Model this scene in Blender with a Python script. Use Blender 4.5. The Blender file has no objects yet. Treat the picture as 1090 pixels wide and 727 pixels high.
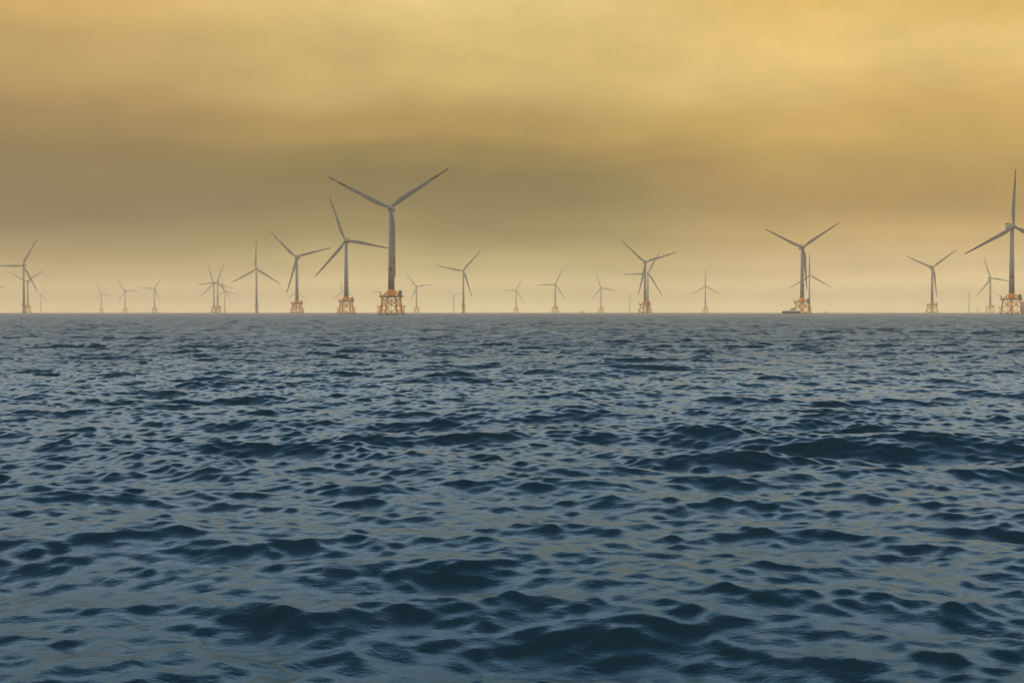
import bpy, bmesh, math, random
import numpy as np
from mathutils import Vector, Matrix

# ---------------------------------------------------------------- camera, sky, sun
sc = bpy.context.scene
col = sc.collection
PW, PH = 1090.0, 727.0                 # size of the photograph
LENS = 50.0
F = PW * LENS / 36.0                   # focal length in photo pixels
EYE = 3.0                              # camera height over mean sea level
EYELEVEL = 331.6                       # photo row of the true horizontal
REARTH = 7.43e6                        # earth radius incl. refraction

cam_d = bpy.data.cameras.new('camera')
cam = bpy.data.objects.new('camera', cam_d)
col.objects.link(cam)
cam_d.lens = LENS
cam_d.sensor_width = 36.0
cam_d.clip_start = 0.1
cam_d.clip_end = 60000.0
PITCH = math.atan((PH / 2 - EYELEVEL) / F)
cam.location = (0, 0, EYE)
cam.rotation_euler = (math.radians(90) - PITCH, 0, 0)
sc.camera = cam

vs = sc.view_settings
vs.view_transform = 'Standard'
vs.look = 'None'
vs.exposure = 0.0
vs.gamma = 1.0
vs.use_curve_mapping = False

sc.render.engine = 'CYCLES'
sc.cycles.use_denoising = True
sc.cycles.max_bounces = 6
sc.cycles.volume_bounces = 2
sc.cycles.use_adaptive_sampling = True
sc.cycles.adaptive_threshold = 0.01

SUN_EL, SUN_AZ = math.radians(78), math.radians(60)      # azimuth clockwise from +Y

def lin(r, g, b):
    f = lambda c: (c / 255.0 / 12.92) if c / 255.0 <= 0.04045 else ((c / 255.0 + 0.055) / 1.055) ** 2.4
    return (f(r), f(g), f(b), 1.0)

world = bpy.data.worlds.new('World')
sc.world = world
world.use_nodes = True
wt = world.node_tree
wt.nodes.clear()
N = wt.nodes.new
L = wt.links.new

def wmath(op, a, b=None, clamp=False):
    n = N('ShaderNodeMath'); n.operation = op; n.use_clamp = clamp
    for i, v in enumerate((a, b)):
        if v is None: continue
        if isinstance(v, (int, float)): n.inputs[i].default_value = v
        else: L(v, n.inputs[i])
    return n.outputs[0]

tc = N('ShaderNodeTexCoord')
sep = N('ShaderNodeSeparateXYZ'); L(tc.outputs['Generated'], sep.inputs[0])
elev = wmath('ARCSINE', sep.outputs[2])
azs = wmath('DIVIDE', sep.outputs[0], wmath('MAXIMUM', wmath('SQRT', wmath('SUBTRACT', 1.0, wmath('MULTIPLY', sep.outputs[2], sep.outputs[2]))), 0.001))
# cloud noise on a flattened direction: long horizontal streaks
mp = N('ShaderNodeMapping'); mp.inputs['Scale'].default_value = (2.8, 2.8, 10.0)
mp.inputs['Rotation'].default_value = (0.0, 0.035, 0.0)
L(tc.outputs['Generated'], mp.inputs['Vector'])
n1 = N('ShaderNodeTexNoise'); n1.inputs['Scale'].default_value = 1.0; n1.inputs['Detail'].default_value = 4.0
n1.inputs['Roughness'].default_value = 0.5; L(mp.outputs[0], n1.inputs['Vector'])
mp2 = N('ShaderNodeMapping'); mp2.inputs['Scale'].default_value = (7.0, 7.0, 17.0); mp2.inputs['Location'].default_value = (3.1, 1.7, 0.4)
mp2.inputs['Rotation'].default_value = (0.0, -0.12, 0.0)
L(tc.outputs['Generated'], mp2.inputs['Vector'])
n2 = N('ShaderNodeTexNoise'); n2.inputs['Scale'].default_value = 1.0; n2.inputs['Detail'].default_value = 6.0
n2.inputs['Roughness'].default_value = 0.55; L(mp2.outputs[0], n2.inputs['Vector'])
mp3 = N('ShaderNodeMapping'); mp3.inputs['Scale'].default_value = (8.0, 8.0, 17.0); mp3.inputs['Location'].default_value = (5.2, 0.3, 2.4)
mp3.inputs['Rotation'].default_value = (0.0, -0.3, 0.0)
L(tc.outputs['Generated'], mp3.inputs['Vector'])
n3 = N('ShaderNodeTexNoise'); n3.inputs['Scale'].default_value = 1.0; n3.inputs['Detail'].default_value = 5.0
n3.inputs['Roughness'].default_value = 0.6; L(mp3.outputs[0], n3.inputs['Vector'])
w1 = wmath('MULTIPLY', wmath('SUBTRACT', n1.outputs[0], 0.5), 0.09)
w2 = wmath('MULTIPLY', wmath('SUBTRACT', n2.outputs[0], 0.5), 0.03)
tt = wmath('SQRT', wmath('DIVIDE', wmath('MAXIMUM', elev, 0.0), math.pi / 2))
fade = wmath('MULTIPLY', tt, 5.0, True)
tt = wmath('ADD', tt, wmath('MULTIPLY', wmath('ADD', w1, w2), fade))

def tpos(y):
    return math.sqrt(max(math.atan((EYELEVEL - y) / F), 0) / (math.pi / 2))
def epos(deg):
    return math.sqrt(deg / 90.0)

HIGH = [(epos(14.5), (1.05, .92, .66)), (epos(16), (3.2, 2.8, 2.2)), (epos(19), (3.15, 2.75, 2.2)), (epos(22.5), (.84, .74, .60)), (epos(26), (.42, .385, .325)),
        (epos(36), (.185, .18, .165)), (epos(55), (.17, .19, .20)), (epos(75), (.36, .44, .50))]
def ramp(stops):
    r = N('ShaderNodeValToRGB')
    r.color_ramp.interpolation = 'EASE'
    els = r.color_ramp.elements
    # a bright strip low on the horizon under the cloud deck, seen through the haze
    strip = lambda y: 1.0 + 1.7 * math.exp(-((331 - y) / 24.0) ** 2)
    pts = [(tpos(y), tuple(strip(y) * v for v in lin(*c)[:3]) + (1.0,)) for y, c in stops] + [(p, (*c, 1.0)) for p, c in HIGH]
    pts.sort(key=lambda p: p[0])
    while len(els) < len(pts): els.new(0.5)
    for e, (p, c) in zip(els, pts):
        e.position = p; e.color = c
    L(tt, r.inputs[0])
    return r.outputs[0]
rl = ramp([(329, (214, 188, 146)), (308, (202, 176, 130)), (285, (190, 162, 112)), (255, (154, 130, 84)), (215, (116, 100, 64)), (170, (130, 107, 64)), (130, (155, 127, 74)), (70, (185, 151, 90)), (5, (214, 174, 102))])
rc = ramp([(329, (224, 203, 154)), (308, (206, 186, 132)), (285, (186, 168, 108)), (255, (132, 117, 64)), (222, (119, 105, 56)), (190, (122, 104, 54)), (160, (142, 118, 58)), (135, (170, 140, 70)), (75, (214, 181, 110)), (5, (236, 204, 132))])
rr = ramp([(329, (226, 202, 152)), (308, (224, 196, 142)), (285, (218, 188, 130)), (255, (202, 169, 104)), (222, (172, 139, 74)), (185, (182, 146, 74)), (140, (206, 166, 87)), (75, (234, 197, 118)), (5, (232, 191, 102))])
sfac = wmath('DIVIDE', azs, 0.33)
def smooth(v):
    n = N('ShaderNodeMapRange'); n.interpolation_type = 'SMOOTHSTEP'
    return n
mL = smooth(0); L(sfac, mL.inputs['Value']); mL.inputs['From Min'].default_value = -1.0; mL.inputs['From Max'].default_value = -0.1
mR = smooth(0); L(sfac, mR.inputs['Value']); mR.inputs['From Min'].default_value = 0.05; mR.inputs['From Max'].default_value = 0.65
def wmix(fac, a, b):
    m = N('ShaderNodeMix'); m.data_type = 'RGBA'
    if isinstance(fac, float): m.inputs['Factor'].default_value = fac
    else: L(fac, m.inputs['Factor'])
    L(a, m.inputs[6]); L(b, m.inputs[7])
    return m.outputs[2]
cloud = wmix(mR.outputs[0], wmix(mL.outputs[0], rl, rc), rr)
# unseen sky behind the camera, set dim blue grey to keep brown off the waves
mB = smooth(0); L(wmath('MULTIPLY', sep.outputs[1], -1.0), mB.inputs['Value']); mB.inputs['From Min'].default_value = 0.1; mB.inputs['From Max'].default_value = 0.6
back = N('ShaderNodeRGB'); back.outputs[0].default_value = (.26, .32, .36, 1)
cloud = wmix(mB.outputs[0], cloud, back.outputs[0])
# bright warm sky added out of frame on both sides to light haze and towers
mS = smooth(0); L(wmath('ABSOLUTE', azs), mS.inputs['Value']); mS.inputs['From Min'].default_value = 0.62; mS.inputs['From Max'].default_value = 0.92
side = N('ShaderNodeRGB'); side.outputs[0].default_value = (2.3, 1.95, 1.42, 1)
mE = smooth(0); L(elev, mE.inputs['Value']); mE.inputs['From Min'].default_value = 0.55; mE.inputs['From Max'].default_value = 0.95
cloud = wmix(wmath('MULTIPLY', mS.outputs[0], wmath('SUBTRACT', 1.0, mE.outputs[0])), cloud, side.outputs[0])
# gentle mottling of the cloud deck
mot = wmath('ADD', 1.0, wmath('ADD', wmath('MULTIPLY', wmath('SUBTRACT', n2.outputs[0], 0.5), 0.10), wmath('MULTIPLY', wmath('SUBTRACT', n3.outputs[0], 0.5), 0.62)))
vm = N('ShaderNodeVectorMath'); vm.operation = 'SCALE'; L(cloud, vm.inputs[0]); L(wmath('MULTIPLY', mot, 10.0), vm.inputs['Scale'])
sky = N('ShaderNodeTexSky'); sky.sky_type = 'NISHITA'; sky.sun_disc = False
sky.sun_elevation = SUN_EL; sky.sun_rotation = SUN_AZ
sky.dust_density = 4.0
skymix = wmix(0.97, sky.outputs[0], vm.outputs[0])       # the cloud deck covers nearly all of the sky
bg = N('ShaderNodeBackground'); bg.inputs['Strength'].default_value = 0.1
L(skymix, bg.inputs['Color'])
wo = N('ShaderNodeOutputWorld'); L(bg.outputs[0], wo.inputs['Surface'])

sun_d = bpy.data.lights.new('sun', 'SUN')
sun_d.energy = 0.8
sun_d.angle = math.radians(120)
sun_d.color = (1.0, 0.93, 0.82)
sun = bpy.data.objects.new('sun', sun_d)
col.objects.link(sun)
sdir = Vector((math.sin(SUN_AZ) * math.cos(SUN_EL), math.cos(SUN_AZ) * math.cos(SUN_EL), math.sin(SUN_EL)))
sun.rotation_euler = (-sdir).to_track_quat('-Z', 'Y').to_euler()
sun.location = (0, 0, 150)

# ---------------------------------------------------------------- helpers
def pix(px, d, Y=None):
    """world x for a photo column at distance d along the view axis"""
    return (px - PW / 2) / F * d
def drop(x, y):
    return -(x * x + y * y) / (2 * REARTH)

def principled(name, color, rough=0.5, metallic=0.0, noise=None):
    m = bpy.data.materials.new(name); m.use_nodes = True
    nt = m.node_tree; b = nt.nodes['Principled BSDF']
    b.inputs['Base Color'].default_value = (*color, 1)
    b.inputs['Roughness'].default_value = rough
    b.inputs['Metallic'].default_value = metallic
    if noise:
        sc_, amt, c2 = noise
        t = nt.nodes.new('ShaderNodeTexCoord')
        mpn = nt.nodes.new('ShaderNodeMapping'); mpn.inputs['Scale'].default_value = (sc_, sc_, sc_ * 0.25)
        n = nt.nodes.new('ShaderNodeTexNoise'); n.inputs['Detail'].default_value = 6
        r = nt.nodes.new('ShaderNodeValToRGB'); r.color_ramp.elements[0].position = 0.42; r.color_ramp.elements[1].position = 0.75
        r.color_ramp.elements[0].color = (*color, 1)
        r.color_ramp.elements[1].color = tuple(a + (b_ - a) * amt for a, b_ in zip(color, c2)) + (1,)
        nt.links.new(t.outputs['Object'], mpn.inputs[0]); nt.links.new(mpn.outputs[0], n.inputs['Vector'])
        nt.links.new(n.outputs[0], r.inputs[0]); nt.links.new(r.outputs[0], b.inputs['Base Color'])
    return m

M = {
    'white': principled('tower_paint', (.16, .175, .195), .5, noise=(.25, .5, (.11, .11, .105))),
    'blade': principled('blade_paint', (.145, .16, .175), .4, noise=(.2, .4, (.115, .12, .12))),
    'red': principled('red_marking', (.16, .012, .02), .5),
    'orange': principled('jacket_yellow', (.74, .21, .0), .55, noise=(.5, .7, (.17, .06, .015))),
    'growth': principled('marine_growth', (.035, .04, .03), .8),
    'dark': principled('dark_steel', (.06, .06, .065), .5),
    'grey': principled('galvanised_steel', (.25, .25, .25), .5),
    'deck': principled('deck_grating', (.09, .06, .04), .7),
    'navy': principled('navy_hull', (.006, .010, .03), .4),
    'cabin': principled('cabin_white', (.7, .7, .68), .4),
    'glass': principled('dark_window', (.015, .018, .02), .1),
    'blue': principled('blue_grey_steel', (.20, .25, .32), .5),
    'rust': principled('rusty_red', (.25, .06, .03), .6),
    'collar': principled('faded_red_collar', (.42, .10, .06), .6, noise=(.5, .5, (.25, .06, .04))),
    'mono': principled('monopile_paint', (.28, .27, .25), .6, noise=(.4, .5, (.12, .11, .09))),
}

class MB:
    """collects shapes in one bmesh and links them as one mesh object"""
    def __init__(self):
        self.bm = bmesh.new(); self.mats = []
    def mi(self, key):
        if key not in self.mats: self.mats.append(key)
        return self.mats.index(key)
    def lathe(self, prof, key, n=16, origin=(0, 0, 0), axis='Z', keys=None, smooth=True):
        """prof: list of (radius, height); keys: material per segment"""
        rings = []
        o = Vector(origin)
        for r, h in prof:
            ring = []
            for i in range(n):
                a = 2 * math.pi * i / n
                c, s = math.cos(a) * r, math.sin(a) * r
                v = {'Z': (c, s, h), 'Y': (c, h, s), 'X': (h, c, s)}[axis]
                ring.append(self.bm.verts.new(o + Vector(v)))
            rings.append(ring)
        for k in range(len(rings) - 1):
            mk = self.mi(keys[k] if keys else key)
            for i in range(n):
                f = self.bm.faces.new((rings[k][i], rings[k][(i + 1) % n], rings[k + 1][(i + 1) % n], rings[k + 1][i]))
                f.material_index = mk; f.smooth = smooth
        self.bm.faces.new(rings[0][::-1]).material_index = self.mi(keys[0] if keys else key)
        self.bm.faces.new(rings[-1]).material_index = self.mi(keys[-1] if keys else key)
    def tube(self, a, b, r, key, n=8, r2=None, split=None, key2=None):
        """round bar from a to b; below height `split` it takes key2"""
        a, b = Vector(a), Vector(b)
        pts = [a, b]; keys = [key]
        if split is not None and min(a.z, b.z) < split < max(a.z, b.z):
            t = (split - a.z) / (b.z - a.z); c = a.lerp(b, t)
            pts = [a, c, b]
            keys = [key2, key] if a.z < b.z else [key, key2]
        d = (b - a).normalized()
        u = d.orthogonal().normalized(); w = d.cross(u)
        rings = []
        for k, p in enumerate(pts):
            rr_ = r if r2 is None else r + (r2 - r) * k / (len(pts) - 1)
            rings.append([self.bm.verts.new(p + (u * math.cos(2 * math.pi * i / n) + w * math.sin(2 * math.pi * i / n)) * rr_) for i in range(n)])
        for k in range(len(rings) - 1):
            for i in range(n):
                f = self.bm.faces.new((rings[k][i], rings[k][(i + 1) % n], rings[k + 1][(i + 1) % n], rings[k + 1][i]))
                f.material_index = self.mi(keys[k]); f.smooth = True
        self.bm.faces.new(rings[0][::-1]).material_index = self.mi(keys[0])
        self.bm.faces.new(rings[-1]).material_index = self.mi(keys[-1])
    def box(self, x0, x1, y0, y1, z0, z1, key, bevel=0.0):
        b2 = bmesh.new()
        bmesh.ops.create_cube(b2, size=1)
        for v in b2.verts:
            v.co = Vector(((x0 + x1) / 2 + v.co.x * (x1 - x0), (y0 + y1) / 2 + v.co.y * (y1 - y0), (z0 + z1) / 2 + v.co.z * (z1 - z0)))
        if bevel: bmesh.ops.bevel(b2, geom=b2.edges[:], offset=bevel, segments=2, affect='EDGES')
        self.merge(b2, key)
    def merge(self, b2, key):
        mk = self.mi(key); mp_ = {}
        for v in b2.verts: mp_[v] = self.bm.verts.new(v.co)
        for f in b2.faces:
            nf = self.bm.faces.new([mp_[v] for v in f.verts]); nf.material_index = mk
        b2.free()
    def loft(self, sections, key, keys=None, smooth=True, cap=True):
        rings = [[self.bm.verts.new(p) for p in s] for s in sections]
        n = len(rings[0])
        for k in range(len(rings) - 1):
            mk = self.mi(keys[k] if keys else key)
            for i in range(n):
                f = self.bm.faces.new((rings[k][i], rings[k][(i + 1) % n], rings[k + 1][(i + 1) % n], rings[k + 1][i]))
                f.material_index = mk; f.smooth = smooth
        if cap:
            self.bm.faces.new(rings[0][::-1]).material_index = self.mi(keys[0] if keys else key)
            self.bm.faces.new(rings[-1]).material_index = self.mi(keys[-1] if keys else key)
    def build(self, name, parent=None):
        bmesh.ops.recalc_face_normals(self.bm, faces=self.bm.faces[:])
        me = bpy.data.meshes.new(name); self.bm.to_mesh(me); self.bm.free()
        for k in self.mats: me.materials.append(M[k])
        o = bpy.data.objects.new(name, me); col.objects.link(o)
        if parent: o.parent = parent
        return o

def empty(name, loc=(0, 0, 0), rz=0.0):
    o = bpy.data.objects.new(name, None); col.objects.link(o)
    o.location = loc; o.rotation_euler = (0, 0, rz); o.empty_display_size = 5
    return o
def tag(o, label, cat, group=None):
    o['label'] = label; o['category'] = cat
    if group: o['group'] = group
KIDS = {}
def copy_tree(o, parent=None):
    c = o.copy(); col.objects.link(c)
    c.parent = parent
    for ch in list(o.children): copy_tree(ch, c)
    return c

# ---------------------------------------------------------------- the sea: one sheet of real waves
def build_sea():
    rng = np.random.default_rng(23)
    cy = -6.0
    # radii: spacing follows the distance
    rs = [0.0]; r = 1.5
    while r < 14000:
        rs.append(r)
        if r < 9: r += 0.5
        elif r < 1500: r += max(0.05, 0.0012 * r)
        else: r += 0.0105 * r
    rs = np.array(rs[1:], dtype=np.float64)
    fine = np.radians(np.linspace(-29, 29, 1200))
    coarse = np.radians(np.linspace(29, 331, 100))[1:-1]
    az = np.concatenate([fine, coarse])
    na, nr = len(az), len(rs)
    sa, ca = np.sin(az), np.cos(az)
    # wave components: about equal slope variance per octave, a main wind direction with spread
    ncomp = 300
    lam = 0.24 * (16.0 / 0.24) ** ((np.arange(ncomp) + rng.random(ncomp)) / ncomp)
    k = 2 * np.pi / lam
    octs = math.log2(16.0 / 0.24)
    mss_oct = SEA_MSS * np.where(lam > 4.2, np.exp(-((np.log(lam / 4.2)) / 0.5) ** 2), 1.0) * np.where(lam > 1.3, 1.0, np.where(lam < 0.5, 1.5, 1.0))
    amp = np.sqrt(2 * mss_oct * octs / ncomp) / k
    amp *= 0.6 + 0.8 * rng.random(ncomp)
    spread = np.where(lam > 3, 0.38, np.where(lam > 0.9, 0.45, 0.8))
    th = math.radians(-100) + rng.normal(0, 1, ncomp) * spread     # travelling towards the viewer, a little across
    kx, ky = k * np.cos(th), k * np.sin(th)
    ph = rng.random(ncomp) * 2 * np.pi
    X = np.empty((nr, na)); Y = np.empty((nr, na)); Z = np.empty((nr, na))
    # slow gustiness: patches of steeper and calmer water
    gk = [(2 * np.pi / l, t, p) for l, t, p in ((60, .3, 1.0), (33, 1.9, 2.2), (21, -1.1, 4.0), (95, 1.2, .4), (160, 2.2, 3.0))]
    UNRES = np.empty((nr, na), np.float32); var_i = 0.5 * (amp * k) ** 2
    block = 40
    for b0 in range(0, nr, block):
        b1 = min(nr, b0 + block)
        rb = rs[b0:b1]
        x = (rb[:, None] * sa[None, :]); y = cy + rb[:, None] * ca[None, :]
        dr = (rs[min(b1, nr - 1)] - rs[max(b0 - 1, 0)]) / max(1, (min(b1, nr - 1) - max(b0 - 1, 0)))
        sp = max(dr, rb[-1] * (fine[1] - fine[0]))
        w = np.clip((lam / sp - 2.2) / 1.6, 0, 1)
        use = np.nonzero(w > 0.01)[0]
        UNRES[b0:b1] = float(np.sum(var_i * (1 - w * w)))
        gust = np.ones_like(x)
        for kk, t, p in gk:
            gust += 0.045 * np.sin(kk * (x * math.cos(t) + y * math.sin(t)) + p)
        zz = np.zeros(x.shape, np.float32); dx = np.zeros_like(zz); dy = np.zeros_like(zz)
        x4, y4 = x.astype(np.float32), y.astype(np.float32)
        for i in use:
            # large arguments stay precise: reduce phase in double
            arg = (kx[i] * x + ky[i] * y + ph[i]) if rb[-1] > 400 else None
            a4 = (np.mod(arg, 2 * np.pi)).astype(np.float32) if arg is not None else (np.float32(kx[i]) * x4 + np.float32(ky[i]) * y4 + np.float32(ph[i]))
            A = np.float32(amp[i] * w[i])
            s = np.sin(a4); c = np.cos(a4)
            zz += A * c
            q = np.float32(0.85)
            dx -= q * A * np.float32(kx[i] / k[i]) * s
            dy -= q * A * np.float32(ky[i] / k[i]) * s
        X[b0:b1] = x + dx * gust; Y[b0:b1] = y + dy * gust
        Z[b0:b1] = zz * gust - (x * x + y * y) / (2 * REARTH)
    co = np.empty((nr * na + 1, 3), np.float32)
    co[:-1, 0] = X.ravel(); co[:-1, 1] = Y.ravel(); co[:-1, 2] = Z.ravel()
    co[-1] = (0, cy, 0)
    idx = np.arange(nr * na).reshape(nr, na)
    nxt = np.roll(idx, -1, axis=1)
    quads = np.stack([idx[:-1], idx[1:], nxt[1:], nxt[:-1]], axis=-1).reshape(-1, 4)
    tris = np.stack([np.full(na, nr * na), idx[0], nxt[0]], axis=-1)
    me = bpy.data.meshes.new('sea')
    me.vertices.add(len(co)); me.vertices.foreach_set('co', co.ravel())
    loops = np.concatenate([quads.ravel(), tris.ravel()]).astype(np.int32)
    me.loops.add(len(loops)); me.loops.foreach_set('vertex_index', loops)
    starts = np.concatenate([np.arange(len(quads)) * 4, len(quads) * 4 + np.arange(na) * 3]).astype(np.int32)
    me.polygons.add(len(starts)); me.polygons.foreach_set('loop_start', starts)
    me.polygons.foreach_set('use_smooth', np.ones(len(starts), bool))
    me.update(calc_edges=True)
    at = me.attributes.new('fine_slope', 'FLOAT', 'POINT')
    at.data.foreach_set('value', np.append(UNRES.ravel(), np.float32(0)).astype(np.float32))
    if me.polygons[0].normal.z < 0: me.flip_normals()
    o = bpy.data.objects.new('sea', me); col.objects.link(o)
    o['kind'] = 'structure'
    return o

SEA_MSS = 0.0092
FINE_MSS = 0.0007
WATER = (.002, .011, .018, 1)
sea = build_sea()
m = bpy.data.materials.new('sea_water'); m.use_nodes = True
nt = m.node_tree; nt.nodes.clear()
def nn(t): return nt.nodes.new(t)
geo = nn('ShaderNodeNewGeometry')
def bump_noise(scale, stretch, detail, rough=0.55, loc=(0, 0, 0)):
    mpn = nn('ShaderNodeMapping'); mpn.inputs['Scale'].default_value = (scale * stretch, scale, scale)
    mpn.inputs['Rotation'].default_value = (0, 0, math.radians(12)); mpn.inputs['Location'].default_value = loc
    n = nn('ShaderNodeTexNoise'); n.inputs['Detail'].default_value = detail; n.inputs['Roughness'].default_value = rough
    n.inputs['Scale'].default_value = 1.0
    nt.links.new(geo.outputs['Position'], mpn.inputs[0]); nt.links.new(mpn.outputs[0], n.inputs['Vector'])
    return n.outputs[0]
av = nn('ShaderNodeAttribute'); av.attribute_name = 'fine_slope'
def nmath(op, a, b=None):
    n = nn('ShaderNodeMath'); n.operation = op
    for i, v in enumerate((a, b)):
        if v is None: continue
        if isinstance(v, (int, float)): n.inputs[i].default_value = v
        else: nt.links.new(v, n.inputs[i])
    return n.outputs[0]
def bump(height, dist, prev=None, strength=None):
    b = nn('ShaderNodeBump'); b.inputs['Strength'].default_value = 1.0; b.inputs['Distance'].default_value = dist
    nt.links.new(height, b.inputs['Height'])
    if prev: nt.links.new(prev, b.inputs['Normal'])
    if strength: nt.links.new(strength, b.inputs['Strength'])
    return b.outputs[0]
b0 = bump(bump_noise(0.85, 0.38, 4.0, 0.6, (2, 9, 3)), 1.3, strength=nmath('MINIMUM', nmath('MULTIPLY', av.outputs['Fac'], 30.0), 1.0))
b1 = bump(bump_noise(5.5, 0.7, 6.0, 0.62), 0.020, b0)
b2 = bump(bump_noise(17.0, 0.9, 2.0, loc=(4, 7, 1)), 0.004, b1)
# waves too small for the mesh at their distance live on as roughness
rough = nmath('POWER', nmath('ADD', nmath('MULTIPLY', av.outputs['Fac'], 0.08), FINE_MSS), 0.25)
gl = nn('ShaderNodeBsdfMetallic')
gl.fresnel_type = 'F82'
gl.inputs['Base Color'].default_value = (.010, .017, .023, 1)
gl.inputs['Edge Tint'].default_value = (.54, .69, .92, 1)
nt.links.new(rough, gl.inputs['Roughness'])
nt.links.new(b2, gl.inputs['Normal'])
df = nn('ShaderNodeBsdfDiffuse'); df.inputs['Color'].default_value = WATER
mx = nn('ShaderNodeAddShader'); nt.links.new(gl.outputs[0], mx.inputs[0]); nt.links.new(df.outputs[0], mx.inputs[1])
out = nn('ShaderNodeOutputMaterial'); nt.links.new(mx.outputs[0], out.inputs[0])
sea.data.materials.append(m)

# ---------------------------------------------------------------- haze: the air over the sea
HZ = MB(); HZ.box(-9000, 9000, -2500, 13000, -24, 172, 'white')
haze = HZ.build('haze'); haze['kind'] = 'stuff'
haze.data.materials.clear()
hm = bpy.data.materials.new('haze_air'); hm.use_nodes = True
hm.node_tree.nodes.clear()
pv = hm.node_tree.nodes.new('ShaderNodeVolumePrincipled')
pv.inputs['Color'].default_value = (1.0, .87, .66, 1); pv.inputs['Density'].default_value = 1.6e-4
pv.inputs['Anisotropy'].default_value = 0.0
ho = hm.node_tree.nodes.new('ShaderNodeOutputMaterial')
hm.node_tree.links.new(pv.outputs[0], ho.inputs['Volume'])
haze.data.materials.append(hm)

# ---------------------------------------------------------------- wind turbines
HUB_Z, BLADE_L = 95.0, 62.0
ROT_Y = -5.6

def tower_mesh(z0, r0, r1, parent, band=None, n=24):
    mb = MB()
    top = HUB_Z - 3.2
    zs = [z0]
    if band: zs += list(band)
    zs += [top]
    prof = [(r0 + (r1 - r0) * (z - z0) / (top - z0), z) for z in zs]
    keys = ['white', 'red', 'white'] if band else ['white']
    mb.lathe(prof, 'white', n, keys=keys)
    return mb.build('tower', parent)

def nacelle_parts(root, big=True):
    mb = MB()
    L_ = 15.0 if big else 11.5
    h = 3.1 if big else 2.1
    w = 3.0 if big else 2.0
    secs = []
    for y, s in ((-3.4, .72), (-2.4, .9), (-.5, 1.0), (L_ * .6, 1.0), (L_ - 1.0, .9), (L_, .78)):
        ring = []
        for i in range(20):
            a = 2 * math.pi * i / 20
            c, s_ = math.cos(a), math.sin(a)
            e = 0.55
            ring.append(Vector((math.copysign(abs(c) ** e, c) * w * s, y, HUB_Z + .1 + math.copysign(abs(s_) ** e, s_) * h * s)))
        secs.append(ring)
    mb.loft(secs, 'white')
    nac = mb.build('nacelle', root)
    if big:
        d = MB()
        zt = HUB_Z + 3.25
        d.box(-2.7, 2.7, 8.2, 15.6, zt, zt + .25, 'rust')
        for x in (-2.65, 2.65):
            for y in (8.3, 10.1, 11.9, 13.7, 15.5):
                d.tube((x, y, zt + .2), (x, y, zt + 1.6), .07, 'rust', 6)
            d.box(x - .06, x + .06, 8.3, 15.5, zt + .55, zt + 1.55, 'rust')
        d.box(-2.6, 2.6, 15.45, 15.57, zt + .55, zt + 1.55, 'rust')
        d.build('hoist_platform', nac)
        c = MB(); c.box(-1.2, 1.2, 3.0, 6.2, HUB_Z + 3.1, HUB_Z + 4.1, 'grey', .15)
        c.tube((0.6, 7.2, HUB_Z + 3.0), (0.6, 7.2, HUB_Z + 6.0), .08, 'dark', 6)
        c.build('cooler', nac)
    else:
        c = MB(); c.box(-1.6, 1.6, 9.8, 10.3, HUB_Z + 2.1, HUB_Z + 4.2, 'grey', .1)
        c.build('cooler', nac)
    return nac

def hub_mesh(root, big=True):
    r = 2.5 if big else 1.9
    mb = MB()
    prof = [(r * .9, -3.5), (r, -4.4), (r, -6.0), (r * .93, -7.0), (r * .72, -7.9), (r * .4, -8.5), (.05, -8.75)]
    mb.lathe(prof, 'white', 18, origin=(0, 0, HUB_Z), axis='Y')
    return mb.build('hub', root)

def blade_mesh(name, tips=True):
    """blade along +Z, leading edge to +X, rotor axis along Y"""
    st = [(1.2, 2.5, 2.5, 0), (4, 2.7, 2.5, 14), (8, 3.7, 1.9, 13), (13, 4.5, 1.35, 10), (19, 4.15, 1.0, 7), (27, 3.5, .78, 5), (36, 2.85, .58, 3),
          (44.6, 2.3, .44, 2), (50.8, 1.9, .34, 1), (56.4, 1.5, .25, 0), (60.5, 1.0, .16, 0), (62, .32, .07, 0)]
    secs = []; keys = []
    for j, (r, ch, th_, tw) in enumerate(st):
        ring = []
        t = math.radians(tw)
        round_ = max(0.0, 1.0 - (r - 1.2) / 8.0)
        prebend = -2.2 * (r / 62.0) ** 2.2
        for i in range(16):
            a = 2 * math.pi * i / 16
            c, s_ = math.cos(a), math.sin(a)
            xx = c * ch / 2 - (0.22 * ch) * (1 - round_)
            thick = th_ / 2 * s_ * (1.0 if round_ > .95 else (0.55 + 0.45 * c if c < 0 else 1.0 - .15 * c) * (1 - round_) + round_)
            x2 = xx * math.cos(t) - thick * math.sin(t)
            y2 = xx * math.sin(t) + thick * math.cos(t)
            ring.append(Vector((x2, y2 + prebend, r)))
        secs.append(ring)
    for j in range(len(st) - 1):
        r = st[j][0]
        red = tips and (44 < r < 50 or r >= 56)
        keys.append('red' if red else 'blade')
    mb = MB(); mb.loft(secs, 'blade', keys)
    return mb

def add_blades(root, tips=True):
    first = blade_mesh('blade', tips).build('blade', root)
    out_ = [first]
    for _ in range(2):
        o = first.copy(); col.objects.link(o); o.parent = root; out_.append(o)
    for o in out_:
        o.location = (0, ROT_Y, HUB_Z)
    return out_

# --- jacket foundation turbine
S_TOP, S_BOT, Z_DECK, Z_LOW = 6.3, 8.3, 16.0, -6.0
def leg_xy(z):
    return S_TOP + (S_BOT - S_TOP) * (Z_DECK - z) / (Z_DECK - Z_LOW)
CORNERS = [(1, 1), (-1, 1), (-1, -1), (1, -1)]

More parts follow.
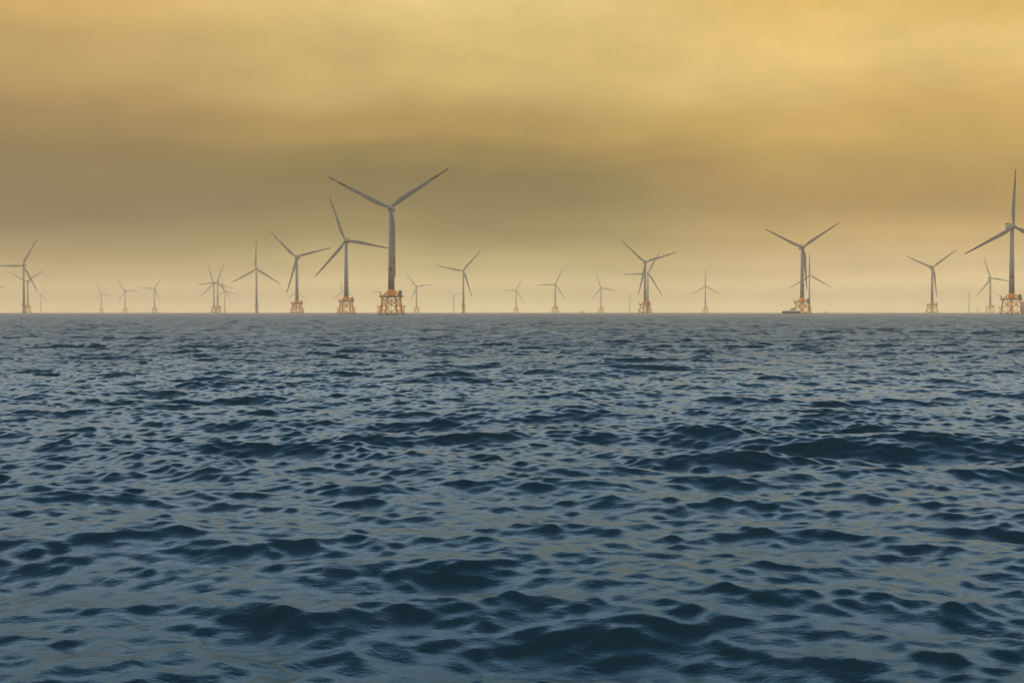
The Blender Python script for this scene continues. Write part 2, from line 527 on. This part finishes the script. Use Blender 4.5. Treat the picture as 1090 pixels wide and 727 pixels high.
def make_jacket_turbine():
    root = empty('wind_turbine')
    tower_mesh(22.5, 3.0, 2.15, root, band=(39.0, 42.0))
    nacelle_parts(root); hub_mesh(root); add_blades(root)
    JR = Matrix.Rotation(math.radians(25), 4, 'Z')
    made = []
    for sx, sy in CORNERS:
        mb = MB()
        a = leg_xy(Z_LOW); b = leg_xy(Z_DECK)
        mb.tube((sx * a, sy * a, Z_LOW), (sx * b, sy * b, Z_DECK), .72, 'orange', 12, split=1.7, key2='growth')
        mb.tube((sx * leg_xy(5.2), sy * leg_xy(5.2), 5.2), (sx * leg_xy(7.0), sy * leg_xy(7.0), 7.0), .9, 'orange', 12)
        made.append(mb.build('leg', root))
    levels = [(15.3, 6.2), (6.0, -5.5)]
    for i in range(4):
        (ax, ay), (bx, by) = CORNERS[i], CORNERS[(i + 1) % 4]
        for zt, zb in levels:
            for (px_, py_), (qx, qy) in (((ax, ay), (bx, by)), ((bx, by), (ax, ay))):
                t_, b_ = leg_xy(zt), leg_xy(zb)
                mb = MB(); mb.tube((px_ * t_, py_ * t_, zt), (qx * b_, qy * b_, zb), .40, 'orange', 8, split=1.7, key2='growth')
                made.append(mb.build('cross_brace', root))
    mb = MB(); d = 8.4
    mb.box(-d, d, -d, d, 16.0, 16.55, 'deck', .05)
    for s in (-1, 1):
        mb.box(-d, d, s * d - .2, s * d + .2, 15.7, 16.7, 'deck'); mb.box(s * d - .2, s * d + .2, -d + .25, d - .25, 15.7, 16.7, 'deck')
    made.append(mb.build('platform_deck', root))
    mb = MB()
    for s in (-1, 1):
        for k in range(9):
            t = -d + 2 * d * k / 8
            mb.tube((t, s * d, 16.6), (t, s * d, 17.9), .07, 'grey', 5)
            if 0 < k < 8: mb.tube((s * d, t, 16.6), (s * d, t, 17.9), .07, 'grey', 5)
        for z in (17.2, 17.85):
            mb.tube((-d, s * d, z), (d, s * d, z), .07, 'grey', 5); mb.tube((s * d, -d, z), (s * d, d, z), .07, 'grey', 5)
    made.append(mb.build('railing', root))
    mb = MB()
    mb.lathe([(4.6, 16.6), (4.3, 17.8), (3.35, 20.4), (3.25, 22.5)], 'orange', 24)
    made.append(mb.build('transition_piece', root))
    for sx, sy in CORNERS:
        mb = MB(); mb.tube((sx * 6.0, sy * 6.0, 16.6), (sx * 2.3, sy * 2.3, 21.4), .62, 'orange', 10)
        made.append(mb.build('diagonal_strut', root))
    mb = MB()
    mb.tube((-7.4, 7.4, 16.5), (-7.4, 7.4, 20.6), .3, 'dark', 8); mb.tube((-7.1, 7.1, 20.4), (-12.6, 9.6, 20.7), .2, 'dark', 8, .12)
    mb.box(-7.9, -6.9, 6.9, 7.9, 17.6, 18.8, 'dark')
    made.append(mb.build('davit_crane', root))
    mb = MB(); mb.box(5.0, 7.6, -6.9, -4.6, 16.6, 21.2, 'dark', .1)
    mb.box(4.99 - .05, 7.65, -6.95, -4.55, 21.2, 21.5, 'grey')
    made.append(mb.build('equipment_cabinet', root))
    mb = MB(); mb.tube((3.0, -2.8, 20.9), (7.0, -5.8, 21.7), .22, 'dark', 8); mb.tube((7.0, -5.8, 21.2), (7.0, -5.8, 21.9), .2, 'dark', 8)
    made.append(mb.build('cable_gantry', root))
    for sx, sy in ((1, -1), (-1, 1)):
        mb = MB()
        c0 = leg_xy(3) + 1.7
        for q in (-1.1, 1.1):
            u = Vector((sx, sy, 0)).normalized(); v = Vector((-u.y, u.x, 0))
            base = Vector((sx * c0 * .98, sy * c0 * .98, 0)) + v * q
            mb.tube(base + Vector((0, 0, -3)), base + Vector((0, 0, 8.2)), .26, 'orange', 8, split=1.5, key2='growth')
            for z in (2.4, 7.6):
                mb.tube(base + Vector((0, 0, z)), Vector((sx * leg_xy(z), sy * leg_xy(z), z)), .22, 'orange', 8)
        for z in np.arange(-1, 8, .7):
            u = Vector((sx, sy, 0)).normalized(); v = Vector((-u.y, u.x, 0))
            base = Vector((sx * c0 * .98, sy * c0 * .98, z))
            mb.tube(base - v * 1.1, base + v * 1.1, .06, 'grey', 5)
        b = Vector((sx * c0 * .98, sy * c0 * .98, 0))
        mb.box(b.x - 1.4, b.x + 1.4, b.y - 1.4, b.y + 1.4, 8.2, 8.45, 'grey')
        made.append(mb.build('boat_landing', root))
    mb = MB()
    for x, y in ((1.6, 5.0), (-.8, 5.2), (2.6, -4.8)):
        mb.tube((x, y, 16.0), (x * 1.15, y * 1.25, -5), .26, 'orange', 8, split=1.7, key2='growth')
    made.append(mb.build('cable_tube', root))
    for o in made: o.data.transform(JR)
    return root

# --- monopile turbine
def make_monopile_turbine():
    root = empty('wind_turbine')
    mb = MB()
    mb.lathe([(2.9, -6), (2.9, 1.6), (2.9, 6.0), (2.9, 15.2)], 'mono', 24, keys=['growth', 'mono', 'mono'])
    mb.build('transition_piece', root)
    tower_mesh(15.2, 2.6, 1.75, root, band=(39.5, 41.5))
    nacelle_parts(root, False); hub_mesh(root, False); add_blades(root)
    mb = MB()
    mb.lathe([(2.95, 14.2), (5.4, 15.3), (5.4, 15.7), (2.65, 15.72)], 'collar', 20, smooth=False)
    mb.box(2.4, 8.0, -1.8, 1.8, 15.25, 15.72, 'collar')
    mb.build('platform_deck', root)
    mb = MB()
    for i in range(20):
        a = 2 * math.pi * i / 20; x, y = 5.3 * math.cos(a), 5.3 * math.sin(a)
        a2 = 2 * math.pi * (i + 1) / 20; x2, y2 = 5.3 * math.cos(a2), 5.3 * math.sin(a2)
        mb.tube((x, y, 15.7), (x, y, 17.0), .08, 'collar', 5)
        for z in (16.4, 16.95): mb.tube((x, y, z), (x2, y2, z), .08, 'collar', 5)
    mb.build('railing', root)
    mb = MB()
    for q in (-.9, .9): mb.tube((4.0, q, -3), (4.0, q, 14.6), .2, 'collar', 8, split=1.5, key2='growth')
    for z in np.arange(0, 14, .8): mb.tube((4.0, -.9, z), (4.0, .9, z), .06, 'grey', 5)
    for z in (2.5, 7.5, 12.5):
        for q in (-.9, .9): mb.tube((2.6, q, z), (4.0, q, z), .14, 'collar', 6)
    mb.build('boat_landing', root)
    return root

# hub column, hub row, angle of one blade (degrees anticlockwise from the right), kind, label
T = [
 (416.6, 222.0, 33.5, 'J', 0, 'largest turbine of all, tall tower with red band on an orange lattice jacket'),
 (368.7, 256.6, 109.5, 'J', 0, 'turbine on orange jacket directly left of the largest one, blade tip touching its tower'),
 (316.2, 274.2, 15.0, 'J', 0, 'turbine on orange jacket two left of the largest, blades upper left, right and down'),
 (273.2, 286.7, 88.5, 'M', 0, 'grey turbine on a plain round pile, blade straight up, left of three orange jackets'),
 (493.3, 288.4, 48.5, 'M', 0, 'dark turbine on a plain round pile, nearest to the right of the largest turbine'),
 (686.6, 279.5, 17.5, 'J', 0, 'turbine on reddish jacket right of centre, hiding a smaller turbine behind its tower'),
 (689.6, 291.2, 62.0, 'M', 0, 'smaller turbine half hidden behind a jacket turbine right of centre, blade level left'),
 (853.7, 263.8, 34.5, 'J', 0, 'turbine on orange jacket with a navy crew boat moored at its foot'),
 (861.4, 293.6, 91.0, 'M', 0, 'smaller turbine with blade straight up, close behind the turbine with the crew boat'),
 (992.0, 285.0, 37.0, 'J', 0, 'turbine on reddish jacket, two blades in a wide V, well right of the crew boat'),
 (1053.9, 296.4, 110.0, 'J', 0, 'pale turbine whose right blade reaches the tower at the right edge'),
 (1076.6, 241.6, 89.0, 'J', 0, 'large turbine on orange jacket at the right edge, one blade cut off by the frame'),
 (25.6, 282.8, 60.0, 'M', 0, 'foremost turbine near the left edge, on a plain round pile with a reddish collar'),
 (29.8, 299.8, 32.0, 'J', 0, 'pale jacket turbine close behind the foremost turbine near the left edge'),
 (-10.8, 303.3, -12.0, 'M', 0, 'turbine outside the left edge, only its blade tip pokes into the picture'),
 (43.8, 314.0, 79.0, 'M', 74, 'barely visible hazy turbine just right of the pair near the left edge'),
 (108.1, 312.8, 106.0, 'J', 0, 'faintest and leftmost of three far turbines between left edge pair and twin pair'),
 (133.4, 309.8, 120.0, 'J', 0, 'middle of three far hazy turbines left of the twin pair, one blade level right'),
 (164.6, 307.3, 54.0, 'J', 0, 'rightmost of three far hazy turbines left of the twin pair, one blade level left'),
 (227.9, 301.6, 105.0, 'J', 0, 'left turbine of the hazy twin pair with crossing blades'),
 (231.9, 300.2, 68.0, 'J', 0, 'right turbine of the hazy twin pair with crossing blades, slightly darker'),
 (239.4, 309.5, -18.0, 'M', 0, 'very faint small turbine directly right of the hazy twin pair'),
 (364.8, 310.2, 100.0, 'M', 0, 'very faint turbine behind the jacket turbine directly left of the largest one'),
 (315.6, 311.9, 90.0, 'M', 0, 'very faint turbine behind the jacket turbine two left of the largest one'),
 (443.4, 305.2, 7.5, 'J', 0, 'pale hazy turbine on a faint jacket just right of the largest turbine'),
 (483.2, 314.2, 16.0, 'M', 0, 'very faint small turbine just left of the dark plain pile turbine near the middle'),
 (549.3, 309.0, 60.0, 'J', 0, 'leftmost and faintest of three hazy turbines across the middle'),
 (591.0, 302.7, 62.5, 'J', 0, 'clearest of three hazy turbines in the middle, blade level left, on a small jacket'),
 (639.8, 306.5, 108.0, 'J', 0, 'hazy middle turbine with a blade up left, just right of a tiny dark vessel'),
 (670.3, 315.2, 45.0, 'M', 70, 'barely visible turbine just left of the reddish jacket turbine right of centre'),
 (750.7, 304.8, 90.0, 'J', 0, 'solitary hazy turbine right of centre with one blade straight up'),
 (1031.3, 312.6, 92.0, 'M', 80, 'barely visible turbine just left of the pale turbine at right'),
]
protoJ, protoM = make_jacket_turbine(), make_monopile_turbine()
usedJ = usedM = False
random.seed(4)
def place(px, d):
    x = pix(px, d)
    return (x, d, drop(x, d))
for hx, hy, ang, kind, yaw, label in T:
    tanv = (EYELEVEL - hy) / F
    d = 2500.0
    for _ in range(20):          # hub height over the eye level, less the fall of the earth's curve
        x = pix(hx, d)
        d = (HUB_Z - EYE + drop(x, d)) / tanv
    if kind == 'J':
        o = copy_tree(protoJ) if usedJ else protoJ
        usedJ = True
    else:
        o = copy_tree(protoM) if usedM else protoM
        usedM = True
    # the hub stands a little nearer than the tower
    o.location = (pix(hx, d), d, drop(pix(hx, d), d))
    o.rotation_euler = (0, 0, math.radians(yaw + random.uniform(-2.0, 2.0)))
    tag(o, label, 'wind turbine', 'turbines of the offshore wind farm')
    bl = [c for c in o.children if c.name.startswith('blade')]
    for i, b in enumerate(bl):
        b.rotation_euler = (0, math.radians(90 - ang - 120 * i), 0)

# ---------------------------------------------------------------- vessels
def hull(mb, L_, B, zk, zd, key, bow=.3, n=14, sheer=.6, x0=0.0, yc=0.0):
    """hull with stern at x0, bow at x0+L_"""
    secs = []
    for i in range(n + 1):
        t = i / n
        x = x0 + L_ * t
        w = B / 2 * (1.0 if t < 1 - bow else max(.04, max(0.0, math.cos((t - (1 - bow)) / bow * math.pi / 2)) ** .7))
        zz = zd + sheer * max(0, t - .4) ** 1.5
        wb = w * .7
        rake = .12 * L_ * max(0, t - .85) / .15 * 0.35
        secs.append([Vector((x - rake, yc - wb, zk)), Vector((x - rake, yc + wb, zk)), Vector((x, yc + w, zz)), Vector((x, yc - w, zz))])
    mb.loft(secs, key, smooth=False)

def crew_boat(px, d):
    x, y, z = place(px, d)
    root = empty('crew_boat', (x, y, z), math.radians(-6))
    mb = MB()
    for yc in (-2.9, 2.9): hull(mb, 25.0, 2.6, -1.2, 3.1, 'navy', yc=yc)
    mb.box(.0, 23.0, -4.0, 4.0, 1.2, 3.2, 'navy')
    mb.build('hull', root)
    mb = MB()
    for s in (-1, 1): mb.box(.1, 23.0, s * 4.05 - .08, s * 4.05 + .08, 3.15, 4.7, 'cabin')
    mb.box(-.05, .16, -3.95, 3.95, 3.21, 4.7, 'cabin')
    mb.build('bulwark', root)
    mb = MB(); mb.box(8.5, 18.0, -3.3, 3.3, 3.21, 5.2, 'cabin', .25)
    cab = mb.build('cabin', root)
    mb = MB()
    for s in (-1, 1): mb.box(9.5, 17.3, s * 3.31 - .03, s * 3.31 + .03, 3.8, 4.6, 'glass')
    mb.build('window', cab)
    mb = MB(); mb.box(11.4, 17.0, -2.6, 2.6, 5.2, 5.6, 'cabin', .05); mb.box(11.5, 16.9, -2.55, 2.55, 5.6, 6.7, 'glass', .05); mb.box(11.2, 17.3, -2.8, 2.8, 6.7, 7.0, 'navy', .05)
    wh = mb.build('wheelhouse', root)
    mb = MB()
    mb.tube((12.8, 0, 7.0), (12.4, 0, 11.0), .14, 'grey', 6); mb.tube((12.6, -1.0, 9.0), (12.6, 1.0, 9.0), .1, 'grey', 6)
    mb.box(12.0, 13.4, -.5, .5, 8.0, 8.35, 'cabin'); mb.build('mast', wh)
    mb = MB()
    for s in (-1, 1):
        for xx in np.arange(18.5, 23.5, 1.2): mb.tube((xx, s * 3.9, 3.0), (xx, s * 3.9, 4.6), .06, 'grey', 5)
        mb.tube((18.5, s * 3.9, 4.6), (23.3, s * 3.9, 4.6), .06, 'grey', 5)
    mb.build('bow_rail', root)
    mb = MB()
    for s in (-1, 1): mb.tube((24.2, s * 3.0, 1.2), (24.2, s * 3.0, 2.8), .5, 'dark', 8)
    mb.build('fender', root)
    tag(root, 'crew boat with navy hull and white bulwark moored at the foot of a jacket turbine', 'boat')
    return root
crew_boat(832.6, 2015)

def far_ship(px, d, L_, H, label, hullkey='dark', housekey='cabin', house_at=.62, rz=0.0, cat='ship'):
    x, y, z = place(px, d)
    root = empty('ship', (x, y, z), rz)
    mb = MB(); hull(mb, L_, L_ * .2, -2, H * .42, hullkey, x0=-L_ / 2, sheer=H * .1); mb.build('hull', root)
    mb = MB(); a = -L_ / 2 + L_ * house_at
    mb.box(a - L_ * .1, a + L_ * .1, -L_ * .08, L_ * .08, H * .4, H * .75, housekey, .1)
    mb.box(a - L_ * .07, a + L_ * .07, -L_ * .07, L_ * .07, H * .75, H * .95, housekey, .1)
    mb.build('superstructure', root)
    mb = MB(); mb.tube((a, 0, H * .9), (a, 0, H * 1.35), .2, 'grey', 6); mb.build('mast', root)
    tag(root, label, cat)
    return root
far_ship(620.4, 5200, 14, 9, 'tiny dark vessel on the horizon left of the third hazy middle turbine')
far_ship(879.6, 5200, 9, 9, 'tiny reddish speck of a vessel on the horizon right of the crew boat', 'rust', 'rust')

# blue grey service vessel just at the right edge behind the cropped turbine
x, y, z = place(1088.0, 2300)
root = empty('ship', (x, y, z), 0.0)
mb = MB(); hull(mb, 62, 14, -3, 7.5, 'blue', x0=-1, sheer=2); mb.build('hull', root)
mb = MB(); mb.box(0, 14, -6, 6, 7.5, 14, 'blue', .2); mb.box(.8, 12, -5, 5, 14, 20, 'blue', .2); mb.build('superstructure', root)
mb = MB(); mb.tube((6, 0, 20), (6, 0, 24), .3, 'grey', 8); mb.build('mast', root)
tag(root, 'blue grey service vessel, its end just showing at the right edge behind the jacket', 'ship')

# slim measuring mast on the horizon
x, y, z = place(1040.6, 5600)
root = empty('measuring_mast', (x, y, z))
mb = MB(); mb.tube((0, 0, -5), (0, 0, 11), 1.6, 'collar', 10); mb.build('pile', root)
mb = MB(); mb.box(-5, 5, -5, 5, 11, 12.2, 'deck', .1); mb.build('platform_deck', root)
mb = MB()
for sx, sy in CORNERS: mb.tube((sx * 1.6, sy * 1.6, 12.2), (sx * .3, sy * .3, 21), .22, 'grey', 6)
mb.build('lattice_mast', root)
tag(root, 'tiny faint measuring mast on the horizon left of the pale right hand turbine', 'mast')
